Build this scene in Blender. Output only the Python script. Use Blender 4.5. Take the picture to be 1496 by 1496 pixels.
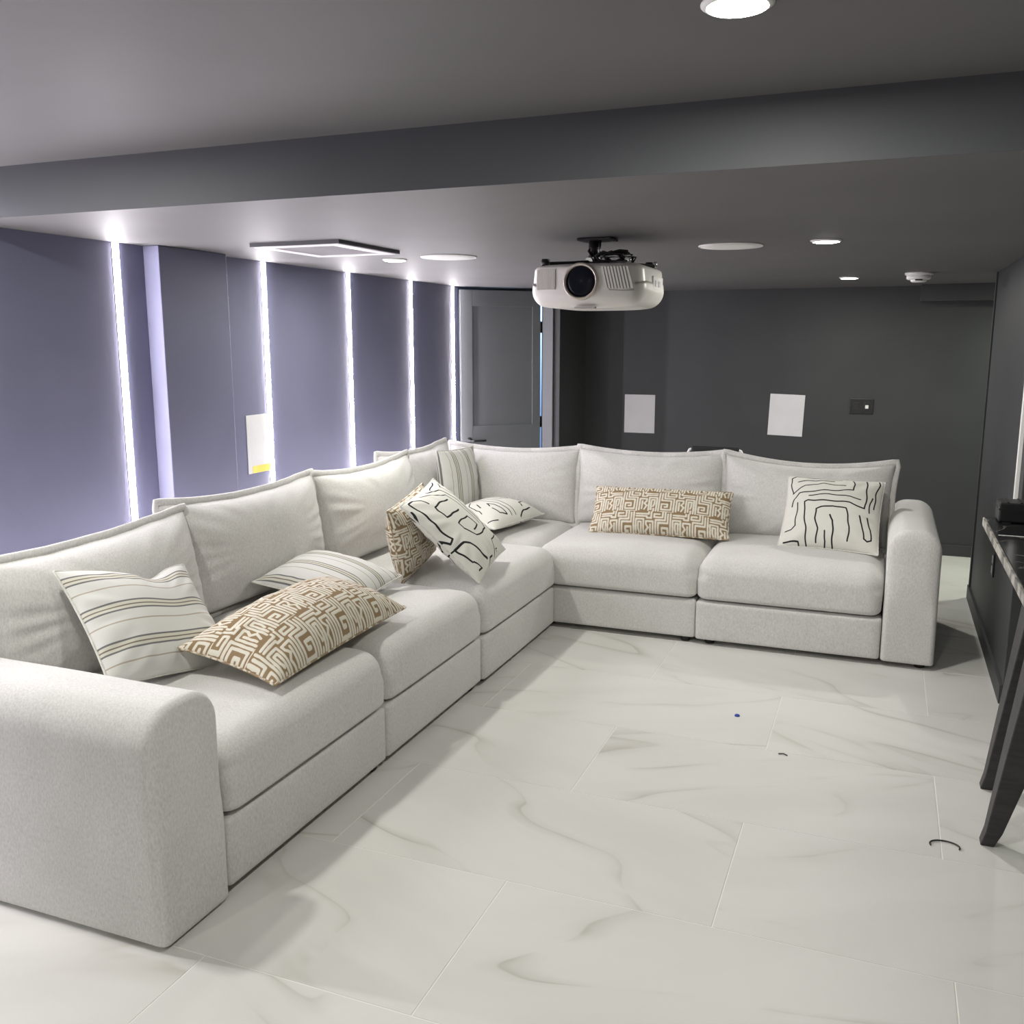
import bpy, bmesh, math, random
import numpy as np
from mathutils import Vector, Matrix

for _o in list(bpy.data.objects):
    bpy.data.objects.remove(_o, do_unlink=True)
SC = bpy.context.scene
COL = SC.collection

# ------------------------------------------------------------------ camera, world, exposure
CAM_H = 1.58
F_PX = 1367.0
PITCH = math.atan(248 / F_PX)
YAW = math.atan(552 / math.hypot(F_PX, 248))
cam_data = bpy.data.cameras.new('camera')
cam_data.sensor_width = 36.0
cam_data.lens = F_PX / 1496 * 36.0
cam_data.clip_start = 0.02
cam = bpy.data.objects.new('camera', cam_data)
cam.location = (0, 0, CAM_H)
cam.rotation_euler = (math.pi / 2 - PITCH, 0, YAW)
COL.objects.link(cam)
SC.camera = cam

world = bpy.data.worlds.new('world')
world.use_nodes = True
world.node_tree.nodes['Background'].inputs[0].default_value = (0.5, 0.52, 0.6, 1)
world.node_tree.nodes['Background'].inputs[1].default_value = 0.05
SC.world = world
SC.view_settings.view_transform = 'Standard'
SC.view_settings.look = 'None'
SC.view_settings.gamma = 1.0
SC.view_settings.use_curve_mapping = False
SC.view_settings.exposure = 0.0
SC.cycles.use_denoising = True
SC.cycles.max_bounces = 8
SC.cycles.diffuse_bounces = 5

DOWNLIGHT_W = 14.5       # radiant watts of each recessed downlight
LED_STRENGTH = 80.0      # emission of the wall strips
DOWN_COL = (1.0, 0.99, 0.90)
LED_COL = (1.0, 0.93, 1.0)

# ------------------------------------------------------------------ node helpers
def new_mat(name, color=(0.5, 0.5, 0.5), rough=0.6, metal=0.0, spec=None):
    m = bpy.data.materials.new(name)
    m.use_nodes = True
    b = m.node_tree.nodes['Principled BSDF']
    b.inputs['Base Color'].default_value = (*color, 1)
    b.inputs['Roughness'].default_value = rough
    b.inputs['Metallic'].default_value = metal
    if spec is not None:
        b.inputs['Specular IOR Level'].default_value = spec
    return m

def nd(m, t, **kw):
    n = m.node_tree.nodes.new(t)
    for k, v in kw.items():
        if k.startswith('i_'):
            key = k[2:]
            key = int(key) if key.isdigit() else key.replace('_', ' ')
            n.inputs[key].default_value = v
        else:
            setattr(n, k, v)
    return n

def lk(m, a, b):
    m.node_tree.links.new(a, b)

def bsdf(m):
    return m.node_tree.nodes['Principled BSDF']

def ramp(m, fac, stops, interp='LINEAR'):
    r = nd(m, 'ShaderNodeValToRGB')
    r.color_ramp.interpolation = interp
    el = r.color_ramp.elements
    while len(el) > 1:
        el.remove(el[-1])
    el[0].position = stops[0][0]
    el[0].color = (*stops[0][1], 1)
    for p, c in stops[1:]:
        e = el.new(p)
        e.color = (*c, 1)
    if fac is not None:
        lk(m, fac, r.inputs['Fac'])
    return r

def noisy(m, c0, c1, scale, detail=3, bump=0.0, bump_scale=None, coord='Object', stretch=(1, 1, 1), lo=0.35, hi=0.65):
    tc = nd(m, 'ShaderNodeTexCoord')
    mp = nd(m, 'ShaderNodeMapping')
    mp.inputs['Scale'].default_value = stretch
    lk(m, tc.outputs[coord], mp.inputs['Vector'])
    n = nd(m, 'ShaderNodeTexNoise', i_Scale=scale, i_Detail=detail)
    lk(m, mp.outputs[0], n.inputs['Vector'])
    r = ramp(m, n.outputs['Fac'], [(lo, c0), (hi, c1)])
    lk(m, r.outputs['Color'], bsdf(m).inputs['Base Color'])
    if bump:
        n2 = nd(m, 'ShaderNodeTexNoise', i_Scale=bump_scale or scale, i_Detail=2)
        lk(m, mp.outputs[0], n2.inputs['Vector'])
        bp = nd(m, 'ShaderNodeBump', i_Strength=bump, i_Distance=0.004)
        lk(m, n2.outputs['Fac'], bp.inputs['Height'])
        lk(m, bp.outputs[0], bsdf(m).inputs['Normal'])
    return m

# ------------------------------------------------------------------ materials
M = {}
M['wall'] = noisy(new_mat('wall_paint', rough=0.55, spec=0.3), (0.047, 0.049, 0.051), (0.052, 0.054, 0.056), 3, 3, 0.06, 180)
M['glow_wall'] = noisy(new_mat('glow_tinted_paint', rough=0.55, spec=0.3), (0.156, 0.160, 0.238), (0.166, 0.170, 0.252), 3, 3, 0.06, 180)  # lavender glow of the left wall put into its paint colour
M['ceil'] = noisy(new_mat('ceiling_paint', rough=0.6, spec=0.25), (0.132, 0.129, 0.129), (0.142, 0.139, 0.139), 2, 3, 0.05, 160)
M['beam'] = noisy(new_mat('beam_paint', rough=0.55, spec=0.3), (0.092, 0.095, 0.106), (0.098, 0.101, 0.112), 3, 3, 0.05, 160)
M['door'] = noisy(new_mat('door_paint', rough=0.4, spec=0.35), (0.115, 0.122, 0.126), (0.122, 0.130, 0.134), 4)
M['grout'] = new_mat('grout', (0.80, 0.79, 0.74), 0.8)
M['white'] = noisy(new_mat('white_plastic', rough=0.4), (0.78, 0.77, 0.76), (0.82, 0.81, 0.80), 5)
M['projwhite'] = noisy(new_mat('projector_white', rough=0.35), (0.74, 0.71, 0.68), (0.80, 0.77, 0.74), 4)
M['projgrey'] = new_mat('projector_grille', (0.36, 0.34, 0.33), 0.5)
M['black'] = noisy(new_mat('black_plastic', rough=0.4), (0.012, 0.012, 0.013), (0.02, 0.02, 0.022), 20)
M['lens'] = new_mat('lens_glass', (0.008, 0.009, 0.016), 0.18, spec=0.15)
M['lensring'] = new_mat('lens_ring', (0.62, 0.56, 0.50), 0.3, 0.3)
M['chrome'] = new_mat('chrome', (0.75, 0.75, 0.75), 0.2, 1.0)
M['alu'] = new_mat('aluminium', (0.6, 0.6, 0.62), 0.4, 0.8)
M['paper'] = noisy(new_mat('white_sheet', rough=0.7), (0.62, 0.62, 0.63), (0.66, 0.66, 0.67), 6)
M['yellow'] = noisy(new_mat('yellow_tape', rough=0.6), (0.75, 0.58, 0.10), (0.85, 0.68, 0.16), 9)
M['blackwood'] = noisy(new_mat('black_wood', rough=0.5), (0.022, 0.022, 0.023), (0.034, 0.033, 0.034), 10, 4, 0.1, 60, stretch=(1, 1, 8))
M['sofa_foot'] = new_mat('sofa_foot', (0.01, 0.01, 0.01), 0.5)
M['underlay'] = new_mat('sofa_underside', (0.02, 0.02, 0.02), 0.9)
M['vent'] = noisy(new_mat('vent_white', rough=0.5), (0.60, 0.58, 0.60), (0.66, 0.64, 0.66), 5)
M['ventdark'] = new_mat('vent_edge', (0.08, 0.08, 0.09), 0.6)
M['speaker'] = noisy(new_mat('speaker_cloth', rough=0.8), (0.70, 0.70, 0.68), (0.78, 0.78, 0.76), 300)
M['bluewall'] = new_mat('hall_paint', (0.55, 0.68, 0.85), 0.8)
M['wire'] = new_mat('wire_black', (0.015, 0.015, 0.016), 0.5)
M['bluebit'] = new_mat('blue_scrap', (0.02, 0.05, 0.35), 0.5)

def emit_mat(name, col, strength):
    m = bpy.data.materials.new(name)
    m.use_nodes = True
    nt = m.node_tree
    nt.nodes.remove(nt.nodes['Principled BSDF'])
    e = nt.nodes.new('ShaderNodeEmission')
    e.inputs[0].default_value = (*col, 1)
    e.inputs[1].default_value = strength
    nt.links.new(e.outputs[0], nt.nodes['Material Output'].inputs[0])
    return m
M['lamp'] = emit_mat('downlight_glow', (1.0, 0.99, 0.94), 30)
M['led'] = emit_mat('led_glow', LED_COL, LED_STRENGTH)

# woven light grey upholstery
def make_fabric(name, c0, c1, c2):
    m = new_mat(name, rough=0.95, spec=0.15)
    tc = nd(m, 'ShaderNodeTexCoord')
    n1 = nd(m, 'ShaderNodeTexNoise', i_Scale=120.0, i_Detail=4, i_Roughness=0.7)
    mp = nd(m, 'ShaderNodeMapping'); mp.inputs['Scale'].default_value = (1.6, 1.6, 0.7)
    lk(m, tc.outputs['Object'], mp.inputs[0]); lk(m, mp.outputs[0], n1.inputs['Vector'])
    r = ramp(m, n1.outputs['Fac'], [(0.30, c0), (0.5, c1), (0.72, c2)])
    n2 = nd(m, 'ShaderNodeTexNoise', i_Scale=4.0, i_Detail=3)
    lk(m, tc.outputs['Object'], n2.inputs['Vector'])
    mx = nd(m, 'ShaderNodeMixRGB', blend_type='MULTIPLY')
    r2 = ramp(m, n2.outputs['Fac'], [(0.3, (0.93, 0.93, 0.93)), (0.7, (1, 1, 1))])
    mx.inputs[0].default_value = 1.0
    lk(m, r.outputs[0], mx.inputs[1]); lk(m, r2.outputs[0], mx.inputs[2])
    lk(m, mx.outputs[0], bsdf(m).inputs['Base Color'])
    n3 = nd(m, 'ShaderNodeTexNoise', i_Scale=320.0, i_Detail=2)
    lk(m, tc.outputs['Object'], n3.inputs['Vector'])
    n4 = nd(m, 'ShaderNodeTexNoise', i_Scale=9.0, i_Detail=2)
    lk(m, tc.outputs['Object'], n4.inputs['Vector'])
    ad = nd(m, 'ShaderNodeMath', operation='MULTIPLY_ADD'); ad.inputs[1].default_value = 3.0
    lk(m, n4.outputs['Fac'], ad.inputs[0]); lk(m, n3.outputs['Fac'], ad.inputs[2])
    bp = nd(m, 'ShaderNodeBump', i_Strength=0.28, i_Distance=0.003)
    lk(m, ad.outputs[0], bp.inputs['Height']); lk(m, bp.outputs[0], bsdf(m).inputs['Normal'])
    bsdf(m).inputs['Sheen Weight'].default_value = 0.15
    return m
M['fabric'] = make_fabric('sofa_fabric', (0.545, 0.535, 0.52), (0.645, 0.635, 0.62), (0.74, 0.73, 0.715))

# marble look porcelain: veins run diagonally, mirrored and shifted from tile to tile
def make_tile():
    m = new_mat('marble_tile', rough=0.48, spec=0.3)
    tc = nd(m, 'ShaderNodeTexCoord')
    oi = nd(m, 'ShaderNodeObjectInfo')
    flip = nd(m, 'ShaderNodeMath', operation='GREATER_THAN'); flip.inputs[1].default_value = 0.68
    lk(m, oi.outputs['Random'], flip.inputs[0])
    sgn = nd(m, 'ShaderNodeMath', operation='MULTIPLY_ADD'); sgn.inputs[1].default_value = -2.0; sgn.inputs[2].default_value = 1.0
    lk(m, flip.outputs[0], sgn.inputs[0])
    sep = nd(m, 'ShaderNodeSeparateXYZ'); lk(m, tc.outputs['Object'], sep.inputs[0])
    my = nd(m, 'ShaderNodeMath', operation='MULTIPLY'); lk(m, sep.outputs['Y'], my.inputs[0]); lk(m, sgn.outputs[0], my.inputs[1])
    off = nd(m, 'ShaderNodeMath', operation='MULTIPLY'); off.inputs[1].default_value = 57.0; lk(m, oi.outputs['Random'], off.inputs[0])
    cb = nd(m, 'ShaderNodeCombineXYZ'); lk(m, sep.outputs['X'], cb.inputs[0]); lk(m, my.outputs[0], cb.inputs[1]); lk(m, off.outputs[0], cb.inputs[2])
    rot = nd(m, 'ShaderNodeMapping'); rot.inputs['Rotation'].default_value = (0, 0, math.radians(24)); lk(m, cb.outputs[0], rot.inputs[0])
    st = nd(m, 'ShaderNodeMapping'); st.inputs['Scale'].default_value = (0.75, 2.6, 1); lk(m, rot.outputs[0], st.inputs[0])
    n1 = nd(m, 'ShaderNodeTexNoise', i_Scale=1.0, i_Detail=2, i_Roughness=0.45, i_Distortion=0.25)
    lk(m, st.outputs[0], n1.inputs['Vector'])
    v = ramp(m, n1.outputs['Fac'], [(0.0, (0, 0, 0)), (0.45, (0, 0, 0)), (0.480, (0.45, 0.45, 0.45)), (0.492, (1, 1, 1)), (0.497, (0.25, 0.25, 0.25)), (0.53, (0, 0, 0)), (0.6, (0, 0, 0))])
    n2 = nd(m, 'ShaderNodeTexNoise', i_Scale=2.2, i_Detail=3); lk(m, st.outputs[0], n2.inputs['Vector'])
    r2 = ramp(m, n2.outputs['Fac'], [(0.42, (0, 0, 0)), (0.62, (1, 1, 1))])
    mul = nd(m, 'ShaderNodeMath', operation='MULTIPLY'); lk(m, v.outputs[0], mul.inputs[0]); lk(m, r2.outputs[0], mul.inputs[1])
    mx = nd(m, 'ShaderNodeMixRGB'); lk(m, mul.outputs[0], mx.inputs[0])
    n3 = nd(m, 'ShaderNodeTexNoise', i_Scale=1.6, i_Detail=4); lk(m, st.outputs[0], n3.inputs['Vector'])
    base = ramp(m, n3.outputs['Fac'], [(0.3, (0.615, 0.61, 0.585)), (0.6, (0.66, 0.655, 0.63))])
    lk(m, base.outputs[0], mx.inputs[1]); mx.inputs[2].default_value = (0.47, 0.455, 0.415, 1)
    lk(m, mx.outputs[0], bsdf(m).inputs['Base Color'])
    return m
M['tile'] = make_tile()

def make_counter():
    m = new_mat('black_marble', rough=0.15)
    tc = nd(m, 'ShaderNodeTexCoord')
    n = nd(m, 'ShaderNodeTexNoise', i_Scale=5.0, i_Detail=5, i_Distortion=1.0); lk(m, tc.outputs['Object'], n.inputs['Vector'])
    r = ramp(m, n.outputs['Fac'], [(0.0, (0.012, 0.012, 0.013)), (0.49, (0.014, 0.014, 0.015)), (0.5, (0.25, 0.24, 0.22)), (0.51, (0.014, 0.014, 0.015))])
    lk(m, r.outputs[0], bsdf(m).inputs['Base Color'])
    return m
M['counter'] = make_counter()
M['counteredge'] = noisy(new_mat('stone_edge', rough=0.4), (0.10, 0.095, 0.085), (0.42, 0.40, 0.36), 14, 4, lo=0.40, hi=0.55)

# ------------------------------------------------------------------ mesh helpers
def link_mesh(name, verts, faces, mat, parent=None, smooth=False, loc=None):
    me = bpy.data.meshes.new(name)
    me.from_pydata([tuple(map(float, v)) for v in verts], [], faces)
    me.update()
    if smooth:
        me.polygons.foreach_set('use_smooth', [True] * len(me.polygons))
    me.materials.append(mat)
    o = bpy.data.objects.new(name, me)
    COL.objects.link(o)
    if loc is not None:
        o.location = loc
    if parent is not None:
        o.parent = parent
    return o

def empty(name, loc=(0, 0, 0), rotz=0.0):
    o = bpy.data.objects.new(name, None)
    o.location = loc
    o.rotation_euler = (0, 0, rotz)
    COL.objects.link(o)
    return o

def tag(o, label=None, cat=None, group=None, kind=None):
    if label: o['label'] = label
    if cat: o['category'] = cat
    if group: o['group'] = group
    if kind: o['kind'] = kind
    return o

class MB:
    """collects boxes / tubes / lathes for one mesh"""
    def __init__(self):
        self.v = []; self.f = []
    def add(self, vs, fs):
        n = len(self.v); self.v += [tuple(p) for p in vs]; self.f += [tuple(i + n for i in f) for f in fs]
        return self
    def box(self, x0, x1, y0, y1, z0, z1):
        vs = [(x, y, z) for z in (z0, z1) for y in (y0, y1) for x in (x0, x1)]
        return self.add(vs, [(0, 2, 3, 1), (4, 5, 7, 6), (0, 1, 5, 4), (2, 6, 7, 3), (0, 4, 6, 2), (1, 3, 7, 5)])
    def tube(self, pts, r, n=8, closed=False):
        P = [Vector(p) for p in pts]; k = len(P); rings = []
        up = None
        for i in range(k):
            a = P[i - 1] if (i > 0 or closed) else P[i]
            b = P[(i + 1) % k] if (i < k - 1 or closed) else P[i]
            t = (b - a).normalized()
            if up is None:
                up = Vector((0, 0, 1)) if abs(t.z) < 0.9 else Vector((1, 0, 0))
            s = t.cross(up).normalized(); up = s.cross(t).normalized()
            rr = r[i] if isinstance(r, (list, tuple)) else r
            rings.append([P[i] + (s * math.cos(2 * math.pi * j / n) + up * math.sin(2 * math.pi * j / n)) * rr for j in range(n)])
        vs = [p for ring in rings for p in ring]; fs = []
        for i in range(k if closed else k - 1):
            for j in range(n):
                a = i * n + j; b = i * n + (j + 1) % n; c = ((i + 1) % k) * n + (j + 1) % n; d = ((i + 1) % k) * n + j
                fs.append((a, b, c, d))
        if not closed:
            fs.append(tuple(range(n))[::-1]); fs.append(tuple((k - 1) * n + j for j in range(n)))
        return self.add(vs, fs)
    def lathe(self, prof, n=32, origin=(0, 0, 0)):
        ox, oy, oz = origin; vs = []; fs = []
        for r, z in prof:
            for j in range(n):
                a = 2 * math.pi * j / n
                vs.append((ox + r * math.cos(a), oy + r * math.sin(a), oz + z))
        for i in range(len(prof) - 1):
            for j in range(n):
                fs.append((i * n + j, i * n + (j + 1) % n, (i + 1) * n + (j + 1) % n, (i + 1) * n + j))
        fs.append(tuple(range(n))[::-1]); fs.append(tuple((len(prof) - 1) * n + j for j in range(n)))
        return self.add(vs, fs)
    def build(self, name, mat, parent=None, smooth=False, bevel=0.0, seg=2, loc=None):
        o = link_mesh(name, self.v, self.f, mat, parent, smooth, loc)
        bm = bmesh.new(); bm.from_mesh(o.data)
        bmesh.ops.recalc_face_normals(bm, faces=bm.faces)
        bm.to_mesh(o.data); bm.free()
        if bevel:
            b = o.modifiers.new('bevel', 'BEVEL'); b.width = bevel; b.segments = seg; b.limit_method = 'ANGLE'
        return o

def struct(name, mb, mat, bevel=0.0, parent=None):
    o = mb.build(name, mat, parent, bevel=bevel)
    if parent is None:
        o['kind'] = 'structure'
    return o

def sstep(a, b, x):
    t = np.clip((x - a) / (b - a), 0, 1); return t * t * (3 - 2 * t)

def vnoise(P, scale, seed=0):
    """cheap smooth pseudo noise (sum of sines), P (n,3) -> (n,)"""
    rs = np.random.RandomState(seed); out = np.zeros(len(P))
    for k in range(7):
        d = rs.normal(size=3); d /= np.linalg.norm(d)
        out += np.sin(P @ d * scale * (0.6 + 0.25 * k) + rs.uniform(0, 6.28)) / (1 + 0.35 * k)
    return out / 3.0

def soft_box(name, x0, x1, y0, y1, z0, z1, r_top, r_bot, r_vert, mat, parent, n=22, deform=None, long_axis=None):
    """upholstered block: rounded edges with their own radius at top, bottom and upright corners"""
    c = np.array([(x0 + x1) / 2, (y0 + y1) / 2, (z0 + z1) / 2]); h = np.array([x1 - x0, y1 - y0, z1 - z0]) / 2
    t = np.sin(np.linspace(-1, 1, n) * math.pi / 2)          # denser near edges
    vs = []; fs = []
    for ax in range(3):
        for s in (-1, 1):
            b = len(vs); u, v = (ax + 1) % 3, (ax + 2) % 3
            for i in range(n):
                for j in range(n):
                    p = [0, 0, 0]; p[ax] = s; p[u] = t[i]; p[v] = t[j]; vs.append(p)
            for i in range(n - 1):
                for j in range(n - 1):
                    q = (b + i * n + j, b + (i + 1) * n + j, b + (i + 1) * n + j + 1, b + i * n + j + 1)
                    fs.append(q if s > 0 else q[::-1])
    P = np.array(vs) * h
    k = sstep(-0.3, 0.3, P[:, 2] / h[2])
    rz = r_bot * (1 - k) + r_top * k                           # radius towards top / bottom
    rv = np.full(len(P), r_vert)
    # horizontal clamp with vertical-edge radius, then vertical rounding
    q = P.copy(); d = np.zeros_like(P)
    rax = [rv if long_axis == a else np.maximum(rz, rv) for a in range(2)]
    for a in range(2):
        lim = np.maximum(h[a] - rax[a], 0.0)
        q[:, a] = np.clip(P[:, a], -lim, lim); d[:, a] = (P[:, a] - q[:, a]) / np.maximum(h[a] - lim, 1e-6)
    lim = h[2] - rz
    q[:, 2] = np.clip(P[:, 2], -lim, lim); d[:, 2] = (P[:, 2] - q[:, 2]) / np.maximum(rz, 1e-6)
    # d components in [-1,1]: map cube corner to sphere corner
    dx, dy, dz = d.T
    ex = dx * np.sqrt(np.clip(1 - dy**2 / 2 - dz**2 / 2 + dy**2 * dz**2 / 3, 0, 1))
    ey = dy * np.sqrt(np.clip(1 - dz**2 / 2 - dx**2 / 2 + dz**2 * dx**2 / 3, 0, 1))
    ez = dz * np.sqrt(np.clip(1 - dx**2 / 2 - dy**2 / 2 + dx**2 * dy**2 / 3, 0, 1))
    Q = q + np.stack([ex * rax[0], ey * rax[1], ez * rz], 1)
    if deform is not None:
        Q = deform(Q, h)
    o = link_mesh(name, Q + c, fs, mat, parent, True)
    bm = bmesh.new(); bm.from_mesh(o.data)
    bmesh.ops.remove_doubles(bm, verts=bm.verts, dist=0.0004)
    bm.to_mesh(o.data); bm.free()
    o.data.polygons.foreach_set('use_smooth', [True] * len(o.data.polygons))
    return o

# ------------------------------------------------------------------ the room
CZ, UZ = 1.985, 2.145          # lower and upper ceiling
LX, BY = -2.99, 7.6            # left wall, back wall
STEP_Y = 2.37                  # where the ceiling drops

floor = struct('floor', MB().box(-3.3, 2.7, -2.7, 8.8, -0.12, -0.0012), M['grout'])
ROW, TW, GAP = 0.6108, 1.212, 0.0032
tile_mesh = None
row0 = 1.752 - 8 * ROW
tx0, tx1, ty0, ty1 = -3.1, 2.6, -2.6, BY
k = 0
while True:
    y0 = row0 + k * ROW
    if y0 > ty1: break
    shift = -0.955 if k % 2 == 0 else -0.349
    i = math.floor((tx0 - shift) / TW)
    while shift + i * TW < tx1:
        xa, xb = shift + i * TW, shift + (i + 1) * TW
        ca, cb_ = max(xa, tx0), min(xb, tx1); da, db = max(y0, ty0), min(y0 + ROW, ty1)
        if cb_ - ca > 0.02 and db - da > 0.02:
            hx, hy = (cb_ - ca - GAP) / 2, (db - da - GAP) / 2
            full = abs(hx * 2 + GAP - TW) < 1e-6 and abs(hy * 2 + GAP - ROW) < 1e-6
            if full and tile_mesh is not None:
                o = bpy.data.objects.new('tile', tile_mesh); COL.objects.link(o)
            else:
                e = 0.0008
                vs = [(-hx, -hy, -0.008), (hx, -hy, -0.008), (hx, hy, -0.008), (-hx, hy, -0.008),
                      (-hx, -hy, -e), (hx, -hy, -e), (hx, hy, -e), (-hx, hy, -e),
                      (-hx + e, -hy + e, 0), (hx - e, -hy + e, 0), (hx - e, hy - e, 0), (-hx + e, hy - e, 0)]
                fs = [(8, 9, 10, 11)] + [(a, (a + 1) % 4, (a + 1) % 4 + 4, a + 4) for a in range(4)] + [(a + 4, (a + 1) % 4 + 4, (a + 1) % 4 + 8, a + 8) for a in range(4)]
                o = link_mesh('tile', vs, fs, M['tile'])
                if full: tile_mesh = o.data
            o.location = ((ca + cb_) / 2, (da + db) / 2, 0); o.parent = floor
        i += 1
    k += 1

struct('ceiling', MB().box(-3.2, 2.7, STEP_Y, BY + 0.1, CZ, UZ + 0.15), M['ceil'])
struct('ceiling_beam', MB().box(-3.2, 2.7, STEP_Y - 0.006, STEP_Y, CZ, UZ), M['beam'])
struct('ceiling_upper', MB().box(-3.2, 2.7, -2.7, STEP_Y, UZ, UZ + 0.15), M['ceil'])
struct('wall_left', MB().box(LX - 0.15, LX, -2.7, 8.7, 0, UZ), M['glow_wall'])
struct('wall_pier', MB().box(LX, LX + 0.085, 3.255, 3.70, 0, CZ), M['glow_wall'], bevel=0.004)
struct('wall_front', MB().box(-3.2, 2.7, -2.7, -2.6, 0, UZ), M['wall'])
struct('wall_back', MB().box(-2.36, 2.7, BY, BY + 0.1, 0, CZ), M['wall'])
struct('wall_nook', MB().box(2.6, 2.7, -2.7, BY, 0, UZ), M['wall'])
struct('wall_right', MB().box(0.565, 0.70, 4.46, 6.335, 0, CZ), M['wall'], bevel=0.003)
# door wall: header above the opening, a pier beside it and the return to the back wall
wd = MB()
wd.box(-2.46, -2.36, 6.94, BY + 0.1, 0, CZ)
struct('wall_return', wd, M['wall'], bevel=0.002)
struct('wall_header', MB().box(LX, -2.46, 6.94, 7.04, 1.958, CZ), M['wall'])
struct('baseboard_back', MB().box(-2.36, 2.6, BY - 0.013, BY, 0, 0.085), M['wall'], bevel=0.003)
bb = MB().box(0.552, 0.565, 4.46, 6.348, 0, 0.085).box(0.565, 0.70, 6.335, 6.348, 0, 0.085)
struct('baseboard_right', bb, M['wall'])
struct('baseboard_left', MB().box(LX, LX + 0.012, -2.6, 3.255, 0, 0.085), M['glow_wall'])
struct('trim_1', MB().box(0.555, 0.565, 6.285, 6.315, 0.085, CZ), M['wall'], bevel=0.002)
struct('trim_2', MB().box(0.548, 0.565, 4.555, 4.585, 0.70, CZ), M['white'], bevel=0.002)
struct('ceiling_bulkhead', MB().box(0.185, 1.6, 7.42, BY, 1.868, CZ), M['wall'], bevel=0.003)
# door frame in the door wall
struct('trim_3', MB().box(-2.505, -2.46, 6.93, 7.05, 0, 1.958).box(LX, -2.505, 6.93, 7.05, 1.935, 1.958), M['door'], bevel=0.002)
struct('trim_4', MB().box(-2.495, -2.41, 6.918, 6.94, 0, 1.958), M['door'], bevel=0.003)
# the lit hall beyond the door
struct('hall_wall', MB().box(LX, -2.46, 8.6, 8.7, 0, UZ).box(LX, LX + 0.01, 7.1, 8.6, 0, UZ).box(-2.47, -2.46, 7.75, 8.6, 0, UZ), M['bluewall'])
struct('hall_ceiling', MB().box(LX, -2.46, 7.04, 8.7, 2.1, 2.2), M['bluewall'])
hl = bpy.data.lights.new('hall_lamp', 'AREA'); hl.energy = 13; hl.size = 0.25; hl.color = (0.85, 0.93, 1.0)
hlo = bpy.data.objects.new('hall_lamp', hl); hlo.location = (-2.74, 7.9, 2.07); COL.objects.link(hlo)

# door leaf, hinged on the right jamb and standing ajar
def make_door():
    H0 = Vector((-2.533, 6.928, 0)); E0 = Vector((-2.985, 6.44, 0)); d = (E0 - H0); L = d.length
    ang = math.atan2(d.y, d.x)
    root = empty('door_1', H0, ang); tag(root, kind='structure')
    # local: x along the leaf from hinge, +y towards the camera side?  (normal chosen so y<0 is the hall side)
    t = 0.036; z0, z1 = 0.008, 1.962
    # leaf built from stiles and rails with two recessed panels
    s = 0.085
    fr = MB()
    fr.box(0.0, s - 0.017, 0, t, z0, z1); fr.box(L - 0.095, L, 0, t, z0, z1)
    fr.box(s - 0.017, L - 0.095, 0, t, 1.845, z1); fr.box(s - 0.017, L - 0.095, 0, t, 0.77, 0.953); fr.box(s - 0.017, L - 0.095, 0, t, z0, 0.22)
    fr.build('door_frame', M['door'], root, bevel=0.0015)
    MB().box(s - 0.017, L - 0.095, 0.010, t - 0.010, 0.953, 1.845).build('panel', M['door'], root)
    MB().box(s - 0.017, L - 0.095, 0.010, t - 0.010, 0.22, 0.77).build('panel', M['door'], root)
    hx, hz = L - 0.062, 0.845
    h = MB()
    h.lathe([(0.0255, 0.0), (0.0255, 0.006), (0.022, 0.009), (0.009, 0.0095), (0.009, 0.045), (0.0, 0.045)], 20)
    vs = [(hx + x, t + z, hz + y) for x, y, z in h.v]
    hh = MB().add(vs, h.f)
    hh.tube([(hx, t + 0.042, hz), (hx - 0.03, t + 0.044, hz), (hx - 0.12, t + 0.044, hz)], 0.0085, 10)
    hh.build('handle', M['black'], root, True)
    for z in (0.22, 0.965, 1.695):
        MB().box(-0.028, 0.001, 0.004, 0.009, z - 0.043, z + 0.043).tube([(-0.003, 0.0, z - 0.045), (-0.003, 0.0, z + 0.045)], 0.006, 8).build('hinge', M['black'], root)
    return root
make_door()

# ------------------------------------------------------------------ LED strips in the left wall
LED_Y = [3.097, 4.09, 4.905, 5.69, 6.345, 2.25, 1.58]  # last pair is unseen, added to brighten wall, ceiling and armrest
led_labels = ['vertical glowing strip beside the wall pier with the lit side',
              'vertical glowing strip beside the white sheet with the yellow label',
              'vertical glowing strip on the lavender-lit wall, third along from the pier',
              'vertical glowing strip on the lavender-lit wall, fourth along from the pier',
              'vertical glowing strip on the lavender-lit wall right beside the ajar door',
              'added unseen glowing strip on the wall behind the sagging striped pillow',
              'added unseen glowing strip on the wall just before the end of the sofa']
for y, lab in zip(LED_Y, led_labels):
    r = empty('led_strip', (LX, y, 0))
    tag(r, lab, 'light strip', 'light strips on the left wall')
    MB().box(0.0005, 0.003, -0.018, 0.018, 0.09, CZ - 0.002).build('channel', M['alu'], r)
    n = 8; vs = []
    for z in (0.092, CZ - 0.004):
        for i in range(n + 1):
            a = math.pi * i / n - math.pi / 2
            vs.append((0.003 + 0.006 * math.cos(a), 0.0175 * math.sin(a), z))
    fs = [(i, i + 1, n + 2 + i, n + 1 + i) for i in range(n)] + [tuple(range(n, -1, -1)), tuple(range(n + 1, 2 * n + 2))]
    link_mesh('diffuser', vs, fs, M['led'], r, True)

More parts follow.
